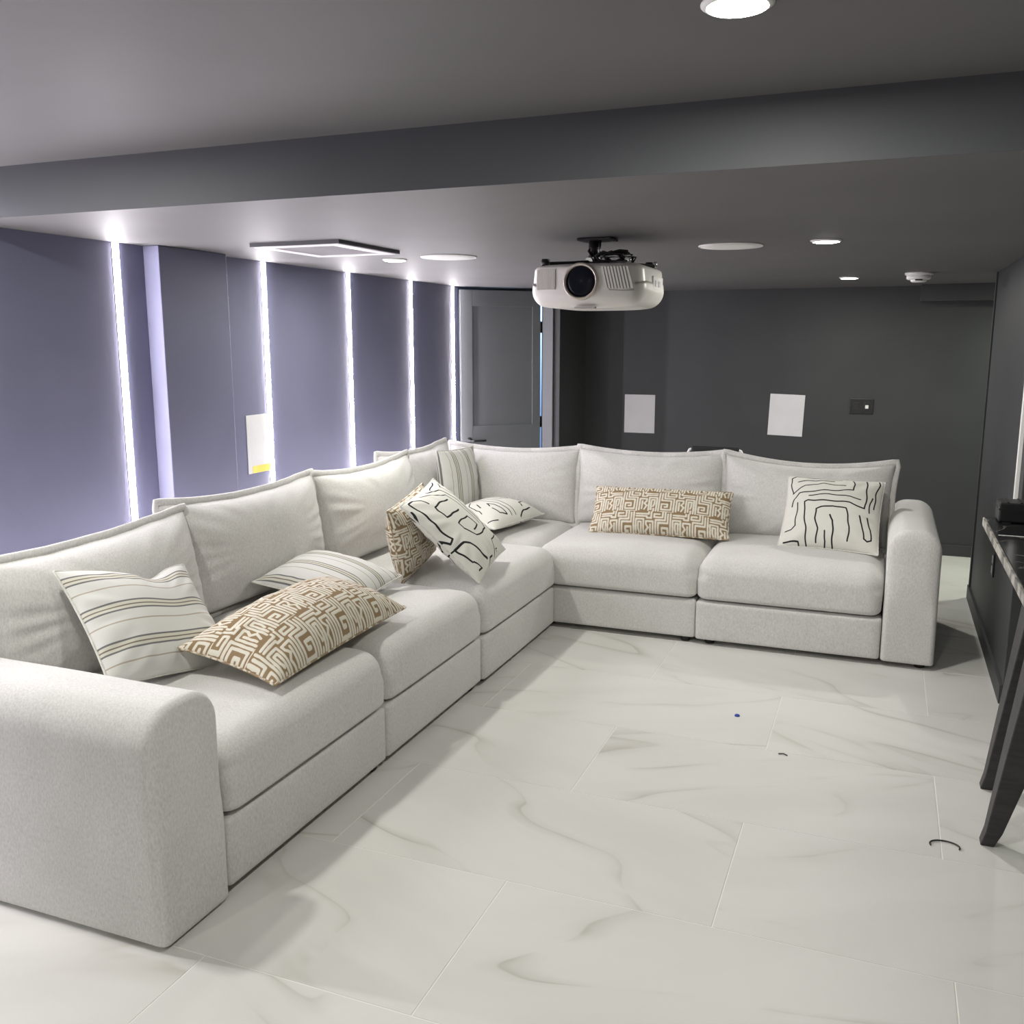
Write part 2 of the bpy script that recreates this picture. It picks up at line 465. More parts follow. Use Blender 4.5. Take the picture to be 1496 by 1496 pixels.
# ------------------------------------------------------------------ ceiling fittings
def downlight(x, y, z, label, power=DOWNLIGHT_W, col=DOWN_COL, rad=0.052):
    r = empty('downlight', (x, y, z)); tag(r, label, 'downlight', 'recessed ceiling downlights')
    MB().lathe([(rad + 0.010, 0), (rad + 0.010, -0.003), (rad + 0.002, -0.008), (rad, -0.008), (rad, -0.002), (0, -0.002)], 32).build('trim_ring', M['white'], r, True)
    MB().lathe([(rad - 0.0005, -0.0022), (rad - 0.001, -0.0085), (rad * 0.7, -0.011), (0.0001, -0.0125)], 32).build('lens', M['lamp'], r, True)
    l = bpy.data.lights.new('downlight_lamp', 'AREA'); l.shape = 'DISK'; l.size = rad * 1.9; l.energy = power; l.color = col
    lo = bpy.data.objects.new('downlight_lamp', l); lo.location = (0, 0, -0.014); COL.objects.link(lo); lo.parent = r
    return r
downlight(-2.31, 4.24, CZ, 'lit round downlight on the ceiling beside the square air vent')
downlight(-0.265, 4.10, CZ, 'lit round downlight to the side of the round speaker, beyond the projector')
downlight(-0.265, 6.46, CZ, 'lit round downlight beside the white smoke detector')
downlight(-0.277, 1.73, UZ, 'large bright downlight on the higher ceiling before the beam')
downlight(-2.31, 1.73, UZ, 'lit round downlight on the higher ceiling above the end armrest by the light strips')
downlight(-0.277, -0.7, UZ, 'added unseen downlight on the higher ceiling facing the bounce screen, nearer the table side')  # unseen lamp added as fill from behind the camera
downlight(-2.31, -0.7, UZ, 'added unseen downlight on the higher ceiling facing the bounce screen, nearer the light strips')  # also unseen, added fill on the light strip side
downlight(-1.3, -1.5, UZ, 'added unseen downlight on the higher ceiling close above the bounce screen')  # unseen fill lamp added by the front wall
downlight(1.35, 6.95, CZ, 'lit round downlight behind the end of the right wall', 22, (0.93, 1.0, 0.80))

def ceiling_speaker(x, y, label):
    r = empty('ceiling_speaker', (x, y, CZ)); tag(r, label, 'speaker', 'round in-ceiling speakers')
    MB().lathe([(0.136, 0), (0.136, -0.004), (0.132, -0.006), (0.128, -0.006), (0.128, -0.001), (0, -0.001)], 48).build('rim', M['white'], r, True)
    MB().lathe([(0.1275, -0.001), (0.1275, -0.0055), (0.09, -0.007), (0.0001, -0.008)], 48).build('grille', M['speaker'], r, True)
ceiling_speaker(-2.0, 4.21, 'round white ceiling speaker beside the square air vent')
ceiling_speaker(-0.655, 4.17, 'round white ceiling speaker beside the projector, away from the vent')

def air_vent():
    cx, cy, hx, hy = -2.29, 3.60, 0.215, 0.255
    r = empty('air_vent', (cx, cy, CZ)); tag(r, 'square white air vent with dark edge on the ceiling near the light strips', 'vent')
    f = MB()
    for (a, b, c, d) in ((-hx, hx, -hy, -hy + .012), (-hx, hx, hy - .012, hy), (-hx, -hx + .012, -hy + .012, hy - .012), (hx - .012, hx, -hy + .012, hy - .012)):
        f.box(a, b, c, d, -0.015, 0)
    f.build('edge_band', M['ventdark'], r)
    g = MB(); i0, w = 0.012, 0.055
    for (a, b, c, d) in ((-hx + i0, hx - i0, -hy + i0, -hy + i0 + w), (-hx + i0, hx - i0, hy - i0 - w, hy - i0), (-hx + i0, -hx + i0 + w, -hy + i0 + w, hy - i0 - w), (hx - i0 - w, hx - i0, -hy + i0 + w, hy - i0 - w)):
        g.box(a, b, c, d, -0.017, -0.004)
    g.build('frame', M['vent'], r, bevel=0.002)
    MB().box(-hx + i0, hx - i0, -hy + i0, hy - i0, -0.004, 0).build('backing', M['ventdark'], r)
    ya, yb = -hy + i0 + w, hy - i0 - w; n = 16
    first = None
    for k in range(n):
        y = ya + (k + 0.5) * (yb - ya) / n
        if first is None:
            vs = [(-hx + i0 + w, -0.008, -0.014), (hx - i0 - w, -0.008, -0.014), (hx - i0 - w, 0.006, -0.008), (-hx + i0 + w, 0.006, -0.008)]
            vs += [(a, b, c - 0.0015) for a, b, c in vs]
            fs = [(0, 1, 2, 3), (7, 6, 5, 4), (0, 4, 5, 1), (1, 5, 6, 2), (2, 6, 7, 3), (3, 7, 4, 0)]
            o = link_mesh('slat', vs, fs, M['vent']); first = o.data
        else:
            o = bpy.data.objects.new('slat', first); COL.objects.link(o)
        o.location = (0, y, 0); o.parent = r
air_vent()

def smoke_detector():
    r = empty('smoke_detector', (0.134, 6.19, CZ)); tag(r, 'round white smoke detector on the ceiling near the right wall', 'smoke detector')
    MB().lathe([(0.078, 0), (0.078, -0.012), (0.072, -0.014), (0, -0.014)], 36).build('mounting_plate', M['white'], r, True)
    MB().lathe([(0.068, -0.014), (0.068, -0.034), (0.060, -0.040), (0, -0.040)], 36).build('body', M['white'], r, True)
    MB().lathe([(0.044, -0.040), (0.044, -0.050), (0.036, -0.055), (0, -0.055)], 30).build('sensor_cap', M['white'], r, True)
    MB().box(-0.02, 0.02, -0.0615, -0.045, -0.0475, -0.0402).build('slot', M['black'], r)
smoke_detector()

def bounce_screen():  # unseen white surface added to bounce light onto armrest and beam
    r = empty('bounce_screen', (-1.15, -2.6, 0.35)); tag(r, 'wide white bounce screen, added unseen on the wall the projector faces', 'screen')
    MB().box(-1.25, 1.25, 0.004, 0.03, 0, 1.45).build('frame', M['black'], r, bevel=0.004)
    MB().box(-1.19, 1.19, 0.03, 0.034, 0.06, 1.39).build('screen_cloth', M['speaker'], r)
bounce_screen()

# ------------------------------------------------------------------ projector on its ceiling mount
def projector():
    r = empty('projector', (-1.10, 3.70, CZ)); tag(r, 'white home cinema projector with large round lens hung from the ceiling', 'projector')
    # local frame: front faces -y
    zc = -0.192; W, D, Ht = 0.455, 0.43, 0.168
    def df(Q, h):
        x, y, z = Q[:, 0] / h[0], Q[:, 1] / h[1], Q[:, 2] / h[2]
        Q[:, 1] += 0.045 * x**2 * (y < 0) * np.clip(-y, 0, 1)              # bowed front
        Q[:, 2] += np.where(z < 0, 0.022 * x**4, 0)                             # underside curves up at the sides
        Q[:, 0] *= 1 - 0.04 * np.clip(z, -1, 1)
        return Q
    body = soft_box('body', -W / 2, W / 2, -D / 2, D / 2, zc - Ht / 2, zc + Ht / 2, 0.02, 0.055, 0.06, M['projwhite'], r, 24, df)
    def yf(x): return -D / 2 + 0.045 * (x / (W / 2)) ** 2
    lx, lz = -0.004, -0.178
    def ylathe(prof, n=40):
        m = MB().lathe(prof, n); return [(lx + x, z, lz + y) for x, y, z in m.v], m.f
    y0 = -D / 2
    v, f = ylathe([(0.070, y0 + 0.05), (0.070, y0 - 0.006), (0.066, y0 - 0.013), (0.061, y0 - 0.013), (0.058, y0 - 0.004), (0.058, y0 + 0.03), (0, y0 + 0.03)][::-1])
    ring = MB().add(v, f).build('lens_ring', M['lensring'], r, True)
    v, f = ylathe([(0.0575, y0 + 0.02), (0.0575, y0 - 0.003), (0.045, y0 - 0.006), (0.025, y0 - 0.008), (0.0001, y0 - 0.009)])
    MB().add(v, f).build('lens', M['lens'], ring, True)
    # exhaust fins right of the lens, finer intake grille on the left
    pl = MB()
    xs = np.linspace(0.100, 0.190, 9)
    for a, b in zip(xs[:-1], xs[1:]):
        for zz0, zz1 in ((-0.205, -0.125),):
            pl.add([(a, yf(a) - 0.002, zz0), (b, yf(b) - 0.002, zz0), (b - 0.02, yf(b - 0.02) - 0.002, zz1), (a - 0.02, yf(a - 0.02) - 0.002, zz1),
                    (a, yf(a) + 0.03, zz0), (b, yf(b) + 0.03, zz0), (b - 0.02, yf(b) + 0.03, zz1), (a - 0.02, yf(a) + 0.03, zz1)],
                   [(0, 1, 2, 3), (7, 6, 5, 4), (0, 4, 5, 1), (1, 5, 6, 2), (2, 6, 7, 3), (3, 7, 4, 0)])
    pl.build('exhaust_recess', M['projgrey'], r)
    fins = np.linspace(0.100, 0.190, 9)
    for x in fins:
        w = 0.0065
        MB().add([(x - w, yf(x) - 0.010, -0.205), (x + w * .3, yf(x) - 0.010, -0.205), (x - 0.02 + w * .3, yf(x) - 0.010, -0.125), (x - 0.02 - w, yf(x) - 0.010, -0.125),
                  (x - w, yf(x) + 0.01, -0.205), (x + w * .3, yf(x) + 0.01, -0.205), (x - 0.02 + w * .3, yf(x) + 0.01, -0.125), (x - 0.02 - w, yf(x) + 0.01, -0.125)],
                 [(0, 1, 2, 3), (7, 6, 5, 4), (0, 4, 5, 1), (1, 5, 6, 2), (2, 6, 7, 3), (3, 7, 4, 0)]).build('fin', M['projwhite'], r)
    gl = MB()
    xs = np.linspace(-0.190, -0.110, 8)
    for a, b in zip(xs[:-1], xs[1:]):
        gl.add([(a, yf(a) - 0.002, -0.205), (b, yf(b) - 0.002, -0.205), (b, yf(b) - 0.002, -0.130), (a, yf(a) - 0.002, -0.130),
                (a, yf(a) + 0.03, -0.205), (b, yf(b) + 0.03, -0.205), (b, yf(b) + 0.03, -0.13), (a, yf(a) + 0.03, -0.13)],
               [(0, 1, 2, 3), (7, 6, 5, 4), (0, 4, 5, 1), (1, 5, 6, 2), (2, 6, 7, 3), (3, 7, 4, 0)])
    gl.build('intake_grille', M['projgrey'], r)
    for x in np.linspace(-0.188, -0.113, 12):
        MB().box(x - 0.0022, x + 0.0022, yf(x) - 0.006, yf(x) + 0.01, -0.205, -0.130).build('grille_bar', M['projwhite'], r)
    MB().box(-0.03, 0.05, -D / 2 + 0.006, -D / 2 + 0.03, zc - Ht / 2 - 0.002, zc - Ht / 2 + 0.004).build('front_sensor', M['projgrey'], r)
    px_ = [(0.062, -0.128), (0.080, -0.130), (0.088, -0.150), (0.096, -0.185), (0.106, -0.211), (0.15, -0.213), (0.195, -0.212)]
    MB().tube([(a, yf(a) - 0.0005, b) for a, b in px_], 0.0018, 6).build('panel_line', M['projgrey'], r, True)
    # control panel on the side
    MB().box(W / 2 - 0.012, W / 2 + 0.004, -0.02, 0.14, -0.205, -0.150).build('side_panel', M['white'], r, bevel=0.004)
    MB().box(W / 2 + 0.002, W / 2 + 0.0065, 0.0, 0.03, -0.190, -0.168).build('button', M['alu'], r)
    MB().box(W / 2 + 0.002, W / 2 + 0.0065, 0.06, 0.09, -0.190, -0.168).build('button', M['alu'], r)
    # feet (unit hangs upside down)
    for fx, fy in ((-0.17, -0.15), (0.17, 0.15), (-0.17, 0.15)):
        MB().lathe([(0.016, 0), (0.018, 0.012), (0.014, 0.026), (0, 0.026)], 16, (fx, fy, zc + Ht / 2 - 0.004)).build('foot', M['black'], r, True)
    # mount: ceiling plate, neck, spider arms
    MB().box(-0.075, 0.065, -0.055, 0.055, -0.010, -0.001).build('ceiling_plate', M['black'], r, bevel=0.003)
    MB().tube([(-0.02, 0, -0.01), (-0.02, 0, -0.075)], 0.021, 16).build('mount_neck', M['black'], r, True)
    MB().tube([(0.012, -0.02, -0.01), (0.008, -0.025, -0.085)], 0.006, 8).build('mount_bolt', M['chrome'], r, True)
    MB().box(-0.045, 0.02, -0.03, 0.03, -0.092, -0.072).build('mount_joint', M['chrome'], r, bevel=0.003)
    for (ex, ey) in ((-0.16, -0.15), (0.16, -0.13), (-0.12, 0.14), (0.20, 0.13)):
        MB().tube([(-0.01, 0, -0.088), (ex * 0.5, ey * 0.5, -0.098), (ex, ey, -0.104), (ex, ey, -0.115)], 0.0075, 8).build('mount_arm', M['black'], r, True)
        MB().lathe([(0.008, -0.112), (0.008, -0.088), (0.006, -0.086), (0, -0.086)], 12, (ex, ey, 0)).build('mount_screw', M['chrome'], r, True)
    MB().box(0.02, 0.14, -0.04, 0.0, -0.075, -0.070).build('mount_bracket', M['white'], r, bevel=0.002)
    # bundle of cables
    rnd = random.Random(4)
    for c in range(4):
        pts = []
        for k in range(26):
            a = 2 * math.pi * k / 12 + c
            pts.append((0.055 + 0.055 * math.cos(a) + 0.012 * rnd.uniform(-1, 1) + 0.035 * (c % 2), -0.045 + 0.012 * c + 0.015 * math.sin(a * 0.5), -0.078 + 0.020 * math.sin(a) + 0.006 * rnd.uniform(-1, 1)))
        MB().tube(pts, 0.0045, 6).build('cable', M['wire'], r, True)
    MB().tube([(-0.02, 0.0, -0.012), (-0.035, -0.02, -0.05), (-0.01, -0.03, -0.09), (0.05, -0.02, -0.10)], 0.005, 6).build('cable', M['wire'], r, True)
projector()

# ------------------------------------------------------------------ sectional sofa
sofa = empty('sectional_sofa', (-1.8, 4.5, 0))
tag(sofa, 'large light grey fabric L-shaped sectional sofa with loose back cushions', 'sofa')
def sp(o):
    o.parent = sofa; o.matrix_parent_inverse = Matrix.Translation((1.8, -4.5, 0)); return o

def wob(seed, amp=0.004):
    def f(Q, h):
        n = vnoise(Q, 9.0, seed); d = Q / np.linalg.norm(Q, axis=1, keepdims=True)
        return Q + d * (n * amp)[:, None]
    return f
def crown(seed, top=0.022, side=0.012, amp=0.004):
    def f(Q, h):
        x, y, z = Q[:, 0] / h[0], Q[:, 1] / h[1], Q[:, 2] / h[2]
        cz = np.clip(1 - np.abs(x)**2.5, 0, 1) * np.clip(1 - np.abs(y)**2.5, 0, 1)
        Q = Q.copy()
        Q[:, 2] += np.where(z > 0, top, 0.0) * cz
        sx = np.clip(1 - z**2, 0, 1)
        Q[:, 0] += np.sign(x) * (np.abs(x) > 0.6) * side * sx * np.clip(1 - y**4, 0, 1)
        Q[:, 1] += np.sign(y) * (np.abs(y) > 0.6) * side * 0.3 * sx * np.clip(1 - x**4, 0, 1)
        n = vnoise(Q, 7.0, seed)
        Q[:, 2] += n * amp * (z > 0)
        return Q
    return f

FX, FY = -1.66, 4.80           # front planes of the two wings
SXB, SYB = -2.72, 5.86         # rear planes
fab = M['fabric']
def base(x0, x1, y0, y1, seed):
    sp(soft_box('base', x0 + .002, x1 - .002, y0 + .002, y1 - .002, 0.028, 0.238, 0.015, 0.012, 0.02, fab, None, 14, wob(seed, 0.002)))
# bases: left wing three units, corner, back wing two units
base(SXB, FX, 1.985, 2.913, 1); base(SXB, FX, 2.913, 3.805, 2); base(SXB, FX + .012, 3.805, FY, 3)
base(SXB, -1.77, FY, SYB, 4); base(-1.77, -0.862, FY, SYB, 5); base(-0.862, 0.055, FY - .012, SYB, 6)
# seat cushions
def seat(x0, x1, y0, y1, seed, top=0.022):
    sp(soft_box('seat_cushion', x0 + .003, x1 - .003, y0 + .003, y1 - .003, 0.243, 0.470, 0.085, 0.03, 0.055, fab, None, 30, crown(seed, top)))
seat(-2.56, FX + .012, 1.99, 2.913, 11); seat(-2.56, FX + .012, 2.913, 3.805, 12); seat(-2.56, FX + .022, 3.805, FY + .005, 13)
seat(-2.56, -1.77, FY + .005, 5.66, 14, 0.015); seat(-1.77, -0.862, FY - .015, 5.66, 15); seat(-0.862, 0.048, FY - .022, 5.66, 16)
# low back frames behind the cushions
sp(soft_box('back_frame', SXB, -2.575, 1.985, SYB, 0.24, 0.70, 0.04, 0.01, 0.03, fab, None, 16, wob(21, .002)))
sp(soft_box('back_frame', -2.575, 0.055, 5.72, SYB, 0.24, 0.70, 0.04, 0.01, 0.03, fab, None, 16, wob(22, .002)))
# arms
def arm(x0, x1, y0, y1, top, seed, bot):
    def f(Q, h):
        Q = wob(seed, 0.003)(Q, h)
        w = 0 if h[0] < h[1] else 1
        u = Q[:, w] / h[w]
        Q[:, 2] += np.where(Q[:, 2] > 0, 0.020 * (1 - np.clip(u * u, 0, 1)), 0)
        return Q
    sp(soft_box('armrest', x0, x1, y0, y1, bot, top, 0.085, 0.010, 0.024, fab, None, 26, f, 0 if x1 - x0 > y1 - y0 else 1))
arm(SXB, FX + .005, 1.714, 1.983, 0.640, 31, 0.010)
arm(0.057, 0.30, FY - .012, SYB - .06, 0.672, 32, 0.026)
# feet
for (x, y) in ((FX - .06, 1.80), (SXB + .08, 1.80), (FX - .05, 2.86), (FX - .05, 3.74), (FX - .05, 3.88), (FX - .07, 4.72), (-1.70, 4.88), (-0.92, 4.85), (-0.79, 4.85), (0.24, 4.85), (0.24, 5.7), (SXB + .08, 5.78), (-0.9, 5.78), (SXB + .08, 2.9), (SXB + .08, 3.8)):
    sp(MB().lathe([(0.022, 0), (0.026, 0.006), (0.028, 0.034), (0, 0.034)], 16, (x, y, 0)).build('foot', M['sofa_foot'], None, True))

# pillow geometry -------------------------------------------------------------
def pillow_grid(nu, nv, w, h, t, pinch, kback, p=2.6, q=0.62, wr=0.0, seed=0, bend=0.0, sag=None):
    u = np.linspace(-1, 1, nu); v = np.linspace(-1, 1, nv)
    U, V = np.meshgrid(u, v, indexing='ij')
    X = w / 2 * U * (1 - pinch * (1 - V**2) * np.abs(U)**2)
    pv = pinch if sag is None else np.where(V > 0, sag, pinch)
    Y = h / 2 * V * (1 - pv * (1 - U**2) * np.abs(V)**2)
    T = t / 2 * (np.clip(1 - np.abs(U)**p, 0, 1) * np.clip(1 - np.abs(V)**p, 0, 1))**q
    if wr:
        edge = np.clip(np.maximum(np.abs(U), np.abs(V)) - 0.45, 0, 1) * np.clip(1.0 - np.maximum(np.abs(U), np.abs(V)), 0, 0.2) / 0.2
        ang = np.arctan2(V, U); rs = np.random.RandomState(seed)
        wv = sum(np.sin(ang * k + rs.uniform(0, 6.28)) * rs.uniform(.4, 1) for k in (7, 11, 17, 23))
        T = T + wr * wv * edge
        P = np.stack([X.ravel() * 1.0, Y.ravel(), np.zeros(X.size)], 1)
        T = T + wr * 1.3 * vnoise(P, 16 / max(w, h) * 0.5, seed).reshape(T.shape) * (T / (t / 2))
    B = bend * (1 - U**2)
    return U, V, X, Y, T + B, -T * kback + B

def pillow_mesh(name, center, right, up, w, h, t, mat, parent=None, nu=60, nv=50, pinch=0.05, kback=1.0, p=2.6, q=0.62, wr=0.0, seed=0, bend=0.0, field=None, deform=None, sag=None):
    U, V, X, Y, Z1, Z2 = pillow_grid(nu, nv, w, h, t, pinch, kback, p, q, wr, seed, bend, sag)
    idx1 = np.arange(nu * nv).reshape(nu, nv)
    idx2 = np.full((nu, nv), -1); k = nu * nv
    inner = np.zeros((nu, nv), bool); inner[1:-1, 1:-1] = True
    idx2[~inner] = idx1[~inner]; idx2[inner] = k + np.arange(inner.sum())
    P = np.concatenate([np.stack([X.ravel(), Y.ravel(), Z1.ravel()], 1), np.stack([X[inner], Y[inner], Z2[inner]], 1)])
    UV = np.concatenate([np.stack([U.ravel(), V.ravel()], 1), np.stack([U[inner], V[inner]], 1)])
    if deform is not None: P = deform(P, UV)
    R = Vector(right).normalized(); Up = Vector(up); Up = (Up - R * Up.dot(R)).normalized(); N = R.cross(Up)
    Mx = np.array([R, Up, N]).T
    Wp = P @ Mx.T + np.array(center)
    a = idx1[:-1, :-1].ravel(); b = idx1[1:, :-1].ravel(); c = idx1[1:, 1:].ravel(); d = idx1[:-1, 1:].ravel()
    F = np.stack([a, b, c, d], 1)
    a = idx2[:-1, :-1].ravel(); b = idx2[1:, :-1].ravel(); c = idx2[1:, 1:].ravel(); d = idx2[:-1, 1:].ravel()
    F = np.concatenate([F, np.stack([d, c, b, a], 1)])
    c0 = np.array(center)
    o = link_mesh(name, Wp - c0, F.tolist(), mat, None, True, loc=center)
    if field is not None:
        at = o.data.attributes.new('pat', 'FLOAT', 'POINT')
        at.data.foreach_set('value', field(UV, w, h).astype(np.float32))
    # outline for the seam
    ring = [(i, 0) for i in range(nu)] + [(nu - 1, j) for j in range(1, nv)] + [(i, nv - 1) for i in range(nu - 2, -1, -1)] + [(0, j) for j in range(nv - 2, 0, -1)]
    loop = [Wp[idx1[i, j]] - c0 for i, j in ring]
    return o, loop, Mx

def back_cushion(center, right, up, w, h, t, seed, sag=0.15, pinch=0.035):
    o, loop, Mx = pillow_mesh('back_cushion', center, right, up, w, h, t, fab, nu=56, nv=46, pinch=pinch, p=3.0, q=0.55, wr=0.008, seed=seed, sag=sag)
    # flange seam around the edge: a flattened welt with a slight wave
    n = len(loop); N = Mx[:, 2]; cen = np.mean(loop, axis=0); vs = []; fs = []; rs = np.random.RandomState(seed)
    ph = rs.uniform(0, 6.28)
    s = 0.0
    for i in range(n):
        t_ = loop[(i + 1) % n] - loop[i - 1]; t_ = t_ / np.linalg.norm(t_)
        out = np.cross(t_, N); out /= np.linalg.norm(out)
        if out @ (loop[i] - cen) < 0: out = -out
        s += np.linalg.norm(loop[i] - loop[i - 1])
        wv = 0.005 * math.sin(s * 21 + ph) + 0.003 * math.sin(s * 47 + ph * 2)
        c = loop[i] + out * 0.010 + N * wv
        for k in range(8):
            a = 2 * math.pi * k / 8
            vs.append(c + out * 0.0165 * math.cos(a) + N * 0.0085 * math.sin(a))
    for i in range(n):
        for k in range(8):
            fs.append((i * 8 + k, i * 8 + (k + 1) % 8, ((i + 1) % n) * 8 + (k + 1) % 8, ((i + 1) % n) * 8 + k))
    link_mesh('flange', vs, fs, fab, o, True)
    sp(o)
    return o
# left wing cushions (front faces +x)
back_cushion((-2.525, 2.445, 0.682), (0, 1, 0.03), (-0.16, 0, 1), 0.95, 0.47, 0.27, 41, 0.10)
back_cushion((-2.560, 3.325, 0.712), (0.05, 1, 0), (-0.13, 0, 1), 0.99, 0.49, 0.25, 42)
back_cushion((-2.530, 4.300, 0.708), (0.0, 1, 0), (-0.14, 0, 1), 0.98, 0.48, 0.25, 43)
back_cushion((-2.625, 5.030, 0.712), (0.03, 1, 0), (-0.10, 0, 1), 0.86, 0.48, 0.20, 44)
# back wing cushions (front faces -y)
back_cushion((-2.205, 5.540, 0.690), (1, 0, 0), (0, 0.14, 1), 0.90, 0.47, 0.24, 45)
back_cushion((-1.308, 5.545, 0.700), (1, 0, 0), (0, 0.14, 1), 0.91, 0.47, 0.25, 46)
back_cushion((-0.395, 5.535, 0.690), (1, 0, -0.02), (0, 0.16, 1), 0.94, 0.48, 0.25, 47, 0.22)

# ------------------------------------------------------------------ printed throw pillows
def seg_dist(P, segs, widths=None):
    D = np.full(len(P), 9.9)
    for k, (a, b) in enumerate(segs):
        a = np.array(a, float); b = np.array(b, float); ab = b - a
        t = np.clip(((P - a) @ ab) / max(ab @ ab, 1e-12), 0, 1)
        d = np.linalg.norm(P - a - t[:, None] * ab, axis=1)
        if widths is not None: d = d / widths[k]
        D = np.minimum(D, d)
    return D
def polysegs(lines):
    return [(l[i], l[i + 1]) for l in lines for i in range(len(l) - 1)]

# one repeat of the maze print, 14 x 9 units; the next row is mirrored and shifted
MAZE = [[(0, 0), (0, 8.6)],
        [(1, 8.4), (1, 5), (4.6, 5), (4.6, 1), (1, 1), (1, 3.4), (3.2, 3.4), (3.2, 2.2), (2.2, 2.2)],
        [(2, 8.8), (2, 6), (5.6, 6), (5.6, 0.6)],
        [(3, 9), (3, 7), (6.2, 7), (6.2, 8.2), (4.2, 8.2)],
        [(7.3, 9), (7.3, 6.6), (9, 6.6), (9, 7.2), (13, 7.2)], [(8.3, 9.2), (8.3, 8.1), (13, 8.1)],
        [(6.6, 0.5), (6.6, 5.4), (9.2, 5.4), (9.2, 4.4), (8.4, 3.4), (9.4, 2.4), (8.6, 0.8)],
        [(7.6, 1), (7.6, 4.3)], [(10.2, 0.4), (10.2, 6.1), (13.1, 6.1), (13.1, 0.3)],
        [(11.1, 0.8), (11.1, 5.1), (12.2, 5.1), (12.2, 3.2), (11.9, 2.2)], [(12.1, 0.2), (12.1, 1.2)], [(0.8, 0.0), (5.8, -0.1)]]
MSEG = polysegs(MAZE)
def maze_field(unit, ox=0.0, oy=0.0):
    def f(UV, w, h):
        P = np.stack([UV[:, 0] * w / 2, UV[:, 1] * h / 2], 1) / unit + np.array([ox, oy])
        row = np.floor(P[:, 1] / 9.2); ly = P[:, 1] - row * 9.2
        odd = np.mod(row, 2) == 1
        lx = np.where(odd, -P[:, 0] + 5.0, P[:, 0]); lx = np.mod(lx, 14.0)
        Q = np.stack([lx, ly], 1)
        d = np.minimum(seg_dist(Q, MSEG), seg_dist(Q - np.array([14.0, 0]), MSEG[:12]))
        d = np.minimum(d, seg_dist(Q - np.array([0, 9.2]), MSEG)) if False else d
        return d
    return f

def maze_mat():
    m = new_mat('maze_print', rough=0.9, spec=0.15)
    a = nd(m, 'ShaderNodeAttribute', attribute_name='pat')
    tc = nd(m, 'ShaderNodeTexCoord')
    n = nd(m, 'ShaderNodeTexNoise', i_Scale=38.0, i_Detail=2); lk(m, tc.outputs['Object'], n.inputs['Vector'])
    ma = nd(m, 'ShaderNodeMath', operation='MULTIPLY_ADD'); ma.inputs[1].default_value = 0.24
    lk(m, n.outputs['Fac'], ma.inputs[0]); lk(m, a.outputs['Fac'], ma.inputs[2])
    r = ramp(m, ma.outputs[0], [(0.0, (0.72, 0.69, 0.60)), (0.43, (0.70, 0.66, 0.57)), (0.48, (0.30, 0.215, 0.125)), (1.0, (0.27, 0.19, 0.11))])
    lk(m, r.outputs[0], bsdf(m).inputs['Base Color'])
    n2 = nd(m, 'ShaderNodeTexNoise', i_Scale=350.0); lk(m, tc.outputs['Object'], n2.inputs['Vector'])
    sub = nd(m, 'ShaderNodeMath', operation='MULTIPLY_ADD'); sub.inputs[1].default_value = -1.5
    mn = nd(m, 'ShaderNodeMath', operation='MINIMUM'); mn.inputs[1].default_value = 0.5; lk(m, a.outputs['Fac'], mn.inputs[0])
    lk(m, mn.outputs[0], sub.inputs[0]); lk(m, n2.outputs['Fac'], sub.inputs[2])
    bp = nd(m, 'ShaderNodeBump', i_Strength=0.35, i_Distance=0.003); lk(m, sub.outputs[0], bp.inputs['Height']); lk(m, bp.outputs[0], bsdf(m).inputs['Normal'])
    return m
M['maze'] = maze_mat()

def line_mat():
    m = new_mat('line_print', rough=0.9, spec=0.15)
    a = nd(m, 'ShaderNodeAttribute', attribute_name='pat')
    r = ramp(m, a.outputs['Fac'], [(0.0, (0.02, 0.02, 0.021)), (0.80, (0.03, 0.03, 0.03)), (1.0, (0.70, 0.69, 0.64))])
    lk(m, r.outputs[0], bsdf(m).inputs['Base Color'])
    tc = nd(m, 'ShaderNodeTexCoord')
    n2 = nd(m, 'ShaderNodeTexNoise', i_Scale=330.0); lk(m, tc.outputs['Object'], n2.inputs['Vector'])
    bp = nd(m, 'ShaderNodeBump', i_Strength=0.25, i_Distance=0.002); lk(m, n2.outputs['Fac'], bp.inputs['Height']); lk(m, bp.outputs[0], bsdf(m).inputs['Normal'])
    return m
M['line'] = line_mat()

def stripe_mat():
    m = new_mat('stripe_print', rough=0.92, spec=0.15)
    a = nd(m, 'ShaderNodeAttribute', attribute_name='pat')
    fr = nd(m, 'ShaderNodeMath', operation='FRACT'); lk(m, a.outputs['Fac'], fr.inputs[0])
    W_, G, T_, Y_ = (0.66, 0.655, 0.63), (0.17, 0.17, 0.175), (0.42, 0.37, 0.30), (0.62, 0.60, 0.52)
    st = [(0.0, W_)]
    for p, w, c, after in ((0.16, 0.035, T_, W_), (0.46, 0.045, G, Y_), (0.575, 0.035, (0.20, 0.17, 0.14), Y_), (0.69, 0.045, G, W_)):
        st += [(p, st[-1][1]), (p + .008, c), (p + w, c), (p + w + .008, after)]
    r = ramp(m, fr.outputs[0], st)
    lk(m, r.outputs[0], bsdf(m).inputs['Base Color'])
    tc = nd(m, 'ShaderNodeTexCoord')
    n2 = nd(m, 'ShaderNodeTexNoise', i_Scale=330.0); lk(m, tc.outputs['Object'], n2.inputs['Vector'])
    bp = nd(m, 'ShaderNodeBump', i_Strength=0.25, i_Distance=0.002); lk(m, n2.outputs['Fac'], bp.inputs['Height']); lk(m, bp.outputs[0], bsdf(m).inputs['Normal'])
    return m
M['stripe'] = stripe_mat()
def stripe_field(period, off=0.0, axis=1):
    def f(UV, w, h):
        return (UV[:, axis] * (h if axis else w) / 2) / period + off
    return f

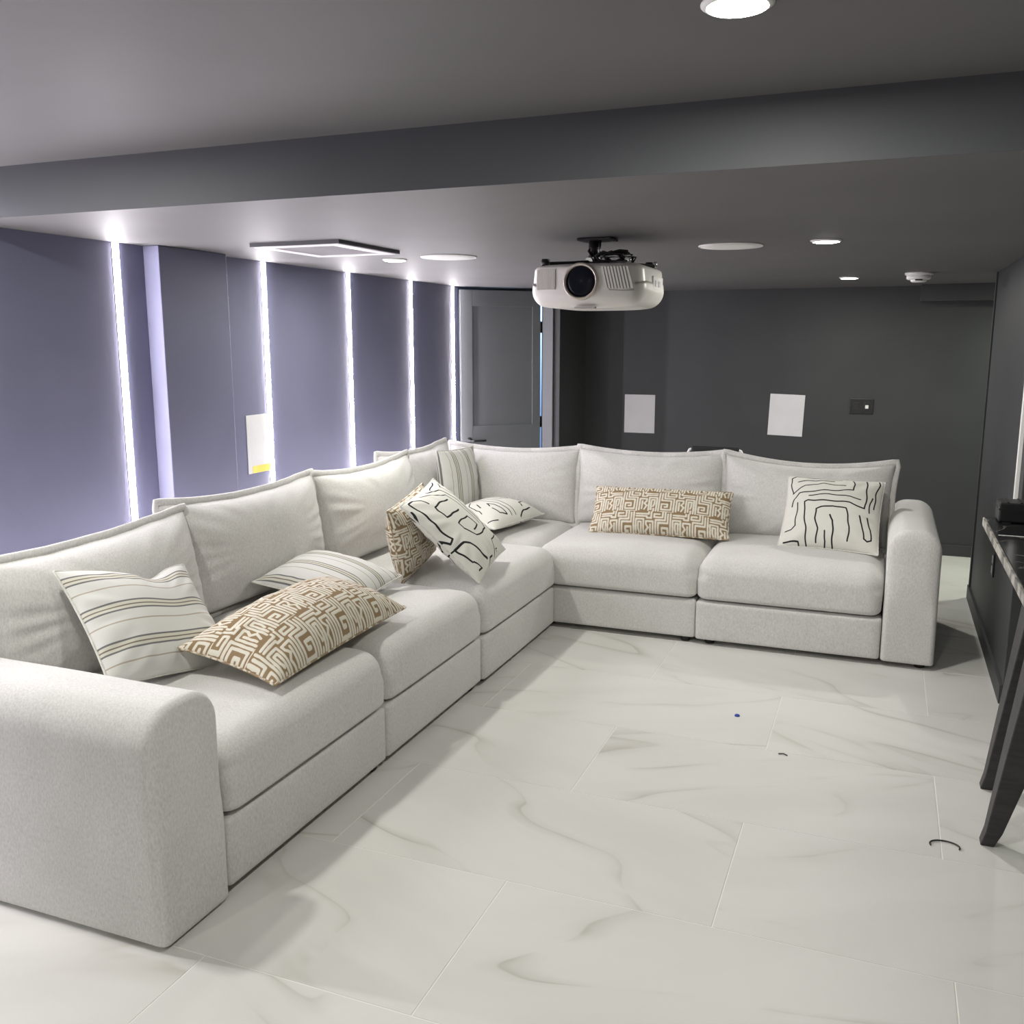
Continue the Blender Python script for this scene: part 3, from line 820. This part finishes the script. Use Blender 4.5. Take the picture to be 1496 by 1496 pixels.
def bilinear_inv(pts, TL, TR, BR, BL):
    TL, TR, BR, BL = (np.array(p, float) for p in (TL, TR, BR, BL)); out = []
    for p in pts:
        p = np.array(p, float); u = v = 0.5
        for _ in range(12):
            q = (1 - u) * (1 - v) * TL + u * (1 - v) * TR + u * v * BR + (1 - u) * v * BL
            du = (1 - v) * (TR - TL) + v * (BR - BL); dv = (1 - u) * (BL - TL) + u * (BR - TR)
            J = np.array([du, dv]).T; s = np.linalg.lstsq(J, p - q, rcond=None)[0]; u += s[0]; v += s[1]
        out.append((u * 2 - 1, 1 - v * 2))
    return out
def line_field(lines, widths, wmul=1.0):
    segs = []; ws = []
    for l, wd_ in zip(lines, widths):
        for i in range(len(l) - 1):
            segs.append((l[i], l[i + 1])); ws.append(wd_)
    def f(UV, w, h):
        sc = np.array([w / 2, h / 2])
        P = UV * sc
        # slightly waver the strokes
        P = P + 0.0025 * np.stack([np.sin(P[:, 1] * 60), np.sin(P[:, 0] * 53 + 1)], 1)
        return seg_dist(P, [(np.array(a) * sc, np.array(b) * sc) for a, b in segs], [0.0036 * x * wmul for x in ws])
    return f

# strokes of the three line-print pillows
A_LINES = [bilinear_inv(l, (165, 70), (840, 135), (785, 590), (90, 490)) for l in [
    [(195, 205), (185, 140), (190, 95), (225, 82), (350, 100), (545, 120)], [(235, 130), (330, 125), (490, 135)],
    [(190, 205), (290, 165), (410, 158), (570, 180)],
    [(620, 120), (632, 170), (625, 215), (520, 218), (420, 212), (240, 212), (205, 245), (185, 285)],
    [(715, 125), (718, 190), (710, 300), (700, 335), (600, 300), (480, 285), (360, 275), (310, 265), (285, 275), (278, 330), (288, 420), (290, 550)],
    [(312, 238), (450, 240), (600, 262), (670, 278)], [(232, 275), (220, 340), (210, 405), (180, 422), (135, 422)],
    [(360, 512), (370, 440), (358, 380), (362, 325), (400, 318), (480, 315), (570, 335), (580, 380), (590, 440), (578, 520)],
    [(458, 365), (480, 400), (470, 560)], [(418, 455), (425, 510), (410, 555)],
    [(660, 375), (680, 430), (690, 510), (715, 525), (742, 515), (740, 460), (715, 390)],
    [(130, 480), (180, 485), (235, 495), (238, 548)], [(800, 125), (805, 160), (780, 240), (770, 330)], [(755, 265), (740, 300), (732, 360)]]]
A_W = [1.0, 1.1, 1.0, 1.1, 1.2, 1.0, 1.0, 1.2, 1.3, 1.2, 1.2, 1.3, 1.1, 1.1]
B_LINES = [bilinear_inv(l, (300, 430), (650, 40), (1360, 700), (970, 1050)) for l in [
    [(675, 365), (600, 410), (545, 465), (570, 500), (640, 560), (680, 540), (765, 465)],
    [(905, 640), (950, 590), (850, 520), (790, 560), (750, 605), (800, 650), (930, 690), (1000, 655), (1040, 600), (1020, 545), (900, 440), (750, 315), (620, 250), (500, 275)],
    [(980, 560), (880, 470), (760, 380), (670, 315), (560, 320), (440, 330)],
    [(490, 430), (440, 385), (390, 380), (360, 410)], [(365, 420), (420, 480), (490, 540), (570, 630), (700, 735), (690, 765), (560, 690), (440, 560), (380, 490)],
    [(735, 805), (800, 765), (850, 765), (960, 820), (1055, 875)], [(1180, 830), (1115, 700), (1165, 640), (1150, 610), (1060, 520), (900, 390), (800, 290)],
    [(660, 130), (640, 195), (740, 240), (850, 330)], [(1130, 830), (1105, 855), (1125, 910)],
    [(500, 700), (560, 690), (640, 740), (590, 760), (580, 785), (690, 835), (735, 805), (820, 870), (890, 910)],
    [(610, 110), (570, 190), (545, 240)], [(900, 910), (1000, 950), (960, 970)], [(1195, 760), (1180, 775), (1205, 790)]]]
B_W = [1.5, 1.3, 0.9, 1.5, 1.5, 1.9, 1.1, 1.0, 1.4, 1.3, 1.0, 1.3, 1.0]
C_LINES = [[(-0.95, -0.2), (-0.8, 0.55), (-0.45, 0.8), (-0.1, 0.6), (0.0, 0.0), (-0.05, -0.9)],
           [(-0.8, -0.3), (-0.65, 0.3), (-0.42, 0.5), (-0.22, 0.35), (-0.16, -0.3), (-0.2, -0.9)],
           [(-0.62, -0.1), (-0.5, 0.15)], [(-0.45, -0.25), (-0.36, -0.05), (-0.3, -0.3), (-0.32, -0.8), (-0.5, -0.7), (-0.48, -0.4)],
           [(0.0, 0.9), (0.12, 0.5), (0.2, 0.0), (0.45, -0.05), (0.7, 0.2)], [(0.65, 0.7), (0.3, 0.65), (0.28, 0.5), (0.4, 0.4), (0.75, 0.5)],
           [(0.85, 0.8), (0.93, 0.1), (0.95, -0.6)], [(0.35, -0.7), (0.42, -0.5), (0.75, -0.45)], [(0.1, -0.95), (0.3, -0.85), (0.6, -0.8)],
           [(-0.95, 0.9), (-0.75, 0.95)], [(-0.95, -0.7), (-0.7, -0.85)]]
C_W = [1.0, 1.0, 1.2, 1.4, 1.3, 1.2, 1.1, 1.4, 1.2, 1.0, 1.0]

def throw_pillow(name, label, group, center, right, up, w, h, t, mat, field, nu, nv, seam_mat=None, **kw):
    o, loop, Mx = pillow_mesh(name, center, right, up, w, h, t, mat, nu=nu, nv=nv, field=field, **kw)
    tag(o, label, 'pillow', group)
    st = max(1, len(loop) // 160)
    pts = loop[::st]
    sm = MB().tube(pts, 0.0042, 6, closed=True).build('seam', seam_mat or M['seam'], o, True)
    return o
M['seam'] = noisy(new_mat('pillow_seam', rough=0.9), (0.58, 0.57, 0.53), (0.68, 0.67, 0.63), 60)
M['seam_tan'] = noisy(new_mat('pillow_seam_tan', rough=0.9), (0.30, 0.22, 0.13), (0.68, 0.63, 0.53), 45, lo=0.45, hi=0.55)

G_S, G_M, G_L = 'striped throw pillows', 'brown maze print throw pillows', 'black line print throw pillows'
def slump(k):     # top edge sags in the middle
    def f(P, UV):
        P = P.copy(); v = np.clip((UV[:, 1] + 1) / 2, 0, 1); P[:, 1] -= k * v**2 * np.exp(-((UV[:, 0] - 0.25) / 0.35)**2)
        return P
    return f
throw_pillow('striped_pillow', 'cream striped pillow sagging along its top edge, wedged beside an armrest', G_S, (-2.245, 2.362, 0.662), (0.06, 0.50, -0.085), (-0.30, 0.02, 0.33), 0.53, 0.44, 0.15, M['stripe'], stripe_field(0.135, 0.38), 90, 110, pinch=0.06, wr=0.006, seed=3, deform=slump(0.05), kback=0.9)
throw_pillow('maze_pillow', 'long brown maze print lumbar pillow lying flat across two seats below striped pillows', G_M, (-1.925, 2.775, 0.562), (0.0, 0.84, 0.02), (-0.37, 0.0, 0.075), 0.88, 0.39, 0.25, M['maze'], maze_field(0.0160, 2, 4), 330, 160, M['seam_tan'], pinch=0.05, kback=0.42, wr=0.004, seed=5)
throw_pillow('striped_pillow', 'grey striped pillow lying flat behind the long maze print pillow', G_S, (-2.195, 3.38, 0.568), (0.48, 0.02, -0.08), (0.0, 0.42, 0.03), 0.47, 0.46, 0.17, M['stripe'], stripe_field(0.135, 0.1), 90, 110, pinch=0.05, kback=0.5, wr=0.004, seed=8)
throw_pillow('maze_pillow', 'brown maze print pillow standing on edge behind a white line print pillow', G_M, (-2.105, 3.985, 0.668), (-0.07, 0.46, 0.05), (-0.05, 0.0, 0.34), 0.52, 0.36, 0.17, M['maze'], maze_field(0.0125, 1, 2), 200, 150, M['seam_tan'], pinch=0.04, wr=0.003, seed=9)
throw_pillow('line_pillow', 'white black line pillow leaning on the upright maze print pillow', G_L, (-1.893, 4.02, 0.693), (-0.06, 0.46, 0.06), (-0.33, -0.09, 0.33), 0.48, 0.51, 0.15, M['line'], line_field(B_LINES, B_W), 190, 200, pinch=0.05, wr=0.006, seed=11)
throw_pillow('line_pillow', 'white black line pillow lying flat on the corner seat', G_L, (-2.145, 5.10, 0.552), (0.10, 0.58, 0.0), (-0.42, 0.07, 0.03), 0.58, 0.38, 0.20, M['line'], line_field(C_LINES, C_W), 190, 150, pinch=0.05, kback=0.5, wr=0.004, seed=12)
throw_pillow('striped_pillow', 'grey striped pillow standing upright in the corner of the sofa', G_S, (-2.435, 5.225, 0.715), (0.06, 0.42, -0.01), (-0.05, 0, 0.44), 0.41, 0.44, 0.15, M['stripe'], stripe_field(0.135, 0.2, 0), 110, 90, pinch=0.05, wr=0.004, seed=13)
throw_pillow('maze_pillow', 'long brown maze print lumbar pillow leaning on the middle back cushion of the back wing', G_M, (-1.170, 5.272, 0.612), (0.77, 0.05, 0.0), (0, 0.21, 0.25), 0.80, 0.31, 0.17, M['maze'], maze_field(0.0150, 0, 3), 300, 130, M['seam_tan'], pinch=0.03, wr=0.003, seed=14)
throw_pillow('line_pillow', 'white black line pillow leaning beside the armrest facing the black table', G_L, (-0.232, 5.280, 0.662), (0.49, -0.01, -0.01), (0.03, 0.25, 0.33), 0.51, 0.44, 0.17, M['line'], line_field(A_LINES, A_W), 190, 180, pinch=0.05, wr=0.005, seed=15)

# ------------------------------------------------------------------ things on the walls
def wall_sheet(name, label, loc, w, h, axis, tilt=0.0, group=None):
    # thin board standing 4 mm off the wall; axis 'y' faces -y, 'x' faces +x
    r = MB().box(-w / 2, w / 2, -0.004, 0, -h / 2, h / 2).build(name, M['paper'], None, bevel=0.0008)
    r.location = loc; r.rotation_euler = (0, tilt, 0) if axis == 'y' else (0, 0, math.pi / 2)
    tag(r, label, 'wall panel', group); return r
wall_sheet('white_sheet', 'plain white rectangular sheet on the back wall, nearer the door', (-1.884, BY - 0.0005, 0.998), 0.255, 0.315, 'y')
wall_sheet('white_sheet', 'slightly crooked white rectangular sheet on the back wall beside the black socket plate', (-0.715, BY - 0.0005, 1.020), 0.262, 0.322, 'y', 0.03)
ls = wall_sheet('white_sheet', 'white rectangular sheet with a yellow label at its foot on the strip-lit wall', (LX + 0.0005, 3.985, 1.067), 0.19, 0.298, 'x')
MB().box(-0.062, 0.094, -0.0052, -0.0041, -0.148, -0.112).build('yellow_label', M['yellow'], ls)

def socket_plate():
    r = empty('socket_plate', (-0.168, BY, 1.102)); tag(r, 'black double socket plate with one white insert on the back wall', 'socket')
    MB().box(-0.085, 0.085, -0.008, -0.0005, -0.058, 0.058).build('plate', M['black'], r, bevel=0.003)
    MB().box(-0.060, -0.018, -0.011, -0.007, -0.030, 0.030).build('switch', M['wire'], r, bevel=0.002)
    MB().box(0.018, 0.060, -0.0105, -0.007, -0.030, 0.030).build('insert', M['wire'], r, bevel=0.002)
    MB().box(0.027, 0.050, -0.0125, -0.010, -0.016, 0.010).build('jack', M['white'], r, bevel=0.001)
socket_plate()
def wall_outlet():
    r = empty('wall_outlet', (0.565, 5.2, 0.47)); tag(r, 'slim dark outlet plate on the right wall below the counter', 'outlet')
    MB().box(-0.007, -0.0005, -0.037, 0.037, -0.06, 0.06).build('plate', M['black'], r, bevel=0.003)
    MB().box(-0.0095, -0.006, -0.018, 0.018, 0.008, 0.045).build('socket', M['alu'], r, bevel=0.002)
    MB().box(-0.0095, -0.006, -0.018, 0.018, -0.045, -0.008).build('socket', M['alu'], r, bevel=0.002)
wall_outlet()

# ------------------------------------------------------------------ counter-height table at the right
def counter_table():
    r = empty('counter_table', (0.72, 3.44, 0)); tag(r, 'tall black table with stone top and splayed legs by the right wall', 'table')
    x0, x1, y0, y1 = -0.325, 0.40, -0.95, 0.64
    MB().box(x0, x1, y0, y1, 0.865, 0.900).build('tabletop', M['counter'], r, bevel=0.003)
    MB().box(x0 - 0.006, x0, y0, y1, 0.866, 0.897).build('stone_edge', M['counteredge'], r)
    MB().box(x0 + 0.012, x1, 0.25, 0.257, 0.9, 0.9012).build('inlay', M['white'], r)
    MB().box(x0 + 0.06, x1 - 0.06, y0 + 0.08, y1 - 0.08, 0.80, 0.865).build('apron', M['blackwood'], r)
    def leg(fx, fy, tx, ty):
        vs = []
        for (cx, cy, z, a, b) in ((fx, fy, 0, 0.020, 0.024), (fx + (tx - fx) * .1, fy + (ty - fy) * .1, 0.05, 0.024, 0.028), (tx, ty, 0.83, 0.075, 0.085)):
            vs += [(cx - a, cy - b, z), (cx + a, cy - b, z), (cx + a, cy + b, z), (cx - a, cy + b, z)]
        fs = [(3, 2, 1, 0), (8, 9, 10, 11)] + [(4 * k + i, 4 * k + (i + 1) % 4, 4 * k + 4 + (i + 1) % 4, 4 * k + 4 + i) for k in range(2) for i in range(4)]
        MB().add(vs, fs).build('leg', M['blackwood'], r, bevel=0.004)
    leg(-0.327, -0.31, -0.165, -0.33); leg(-0.293, 0.115, -0.135, 0.10)
    leg(0.36, -0.285, 0.16, -0.42); leg(0.36, 0.135, 0.16, 0.02)
counter_table()
def media_box():
    r = empty('media_box', (0.60, 4.0, 0.9)); tag(r, 'low black ribbed media box on the end of the black table', 'media box')
    MB().box(-0.17, 0.25, -0.045, 0.078, 0.003, 0.078).build('body', M['black'], r, bevel=0.006)
    MB().box(-0.172, 0.25, -0.047, 0.080, 0.050, 0.057).build('lid_rim', M['wire'], r, bevel=0.002)
    for k in range(9):
        x = -0.14 + k * 0.045
        MB().box(x - 0.004, x + 0.004, -0.04, 0.072, 0.0775, 0.081).build('rib', M['wire'], r)
    for x in (-0.14, 0.2):
        MB().box(x - 0.015, x + 0.015, -0.04, 0.06, 0.0, 0.004).build('foot', M['wire'], r)
media_box()

# ------------------------------------------------------------------ folding chair behind the sofa
def folding_chair():
    r = empty('folding_chair', (-1.04, 6.30, 0)); tag(r, 'folding chair with pale tube frame and black pads behind the sofa', 'chair')
    w = 0.19; zt = 0.878
    back = [(-w, 0.0, 0.40), (-w, 0.0, zt - 0.05), (-w + 0.02, 0.0, zt - 0.012), (-w + 0.05, 0.0, zt), (w - 0.05, 0.0, zt), (w - 0.02, 0.0, zt - 0.012), (w, 0.0, zt - 0.05), (w, 0.0, 0.40)]
    MB().tube(back, 0.0105, 10).build('back_frame', M['white'], r, True)
    MB().box(-w + 0.03, w - 0.03, -0.016, 0.016, 0.62, zt + 0.013).build('backrest', M['black'], r, bevel=0.01)
    MB().box(-w + 0.01, w - 0.01, -0.40, 0.0, 0.42, 0.455).build('seat', M['black'], r, bevel=0.012)
    for s in (-1, 1):
        MB().tube([(s * w, 0.0, 0.40), (s * w, -0.38, 0.011)], 0.0105, 8).build('leg', M['white'], r, True)
        MB().tube([(s * (w - 0.02), -0.36, 0.42), (s * (w - 0.02), 0.06, 0.011)], 0.0105, 8).build('leg', M['white'], r, True)
folding_chair()

# ------------------------------------------------------------------ bits on the floor
o = MB().tube([(0.044 * math.cos(a), 0.030 * math.sin(a) - 0.004, 0.004) for a in np.linspace(3.5, -0.35, 14)], 0.0025, 6).build('wire_scrap', M['wire'], None, True, loc=(0.268, 3.06, 0))
tag(o, 'curled black scrap of wire on the tiles near the table leg', 'scrap')
o = MB().tube([(-0.018, 0, 0.003), (0.0, 0.006, 0.004), (0.016, -0.004, 0.003)], 0.0022, 6).build('wire_scrap', M['wire'], None, True, loc=(-0.28, 3.56, 0))
tag(o, 'tiny black thread lying in the middle of the tiled floor', 'scrap')
o = MB().lathe([(0.012, 0), (0.010, 0.006), (0, 0.007)], 9).build('plastic_scrap', M['bluebit'], None, loc=(-0.504, 3.888, 0))
tag(o, 'tiny blue scrap of plastic on the tiled floor', 'scrap')
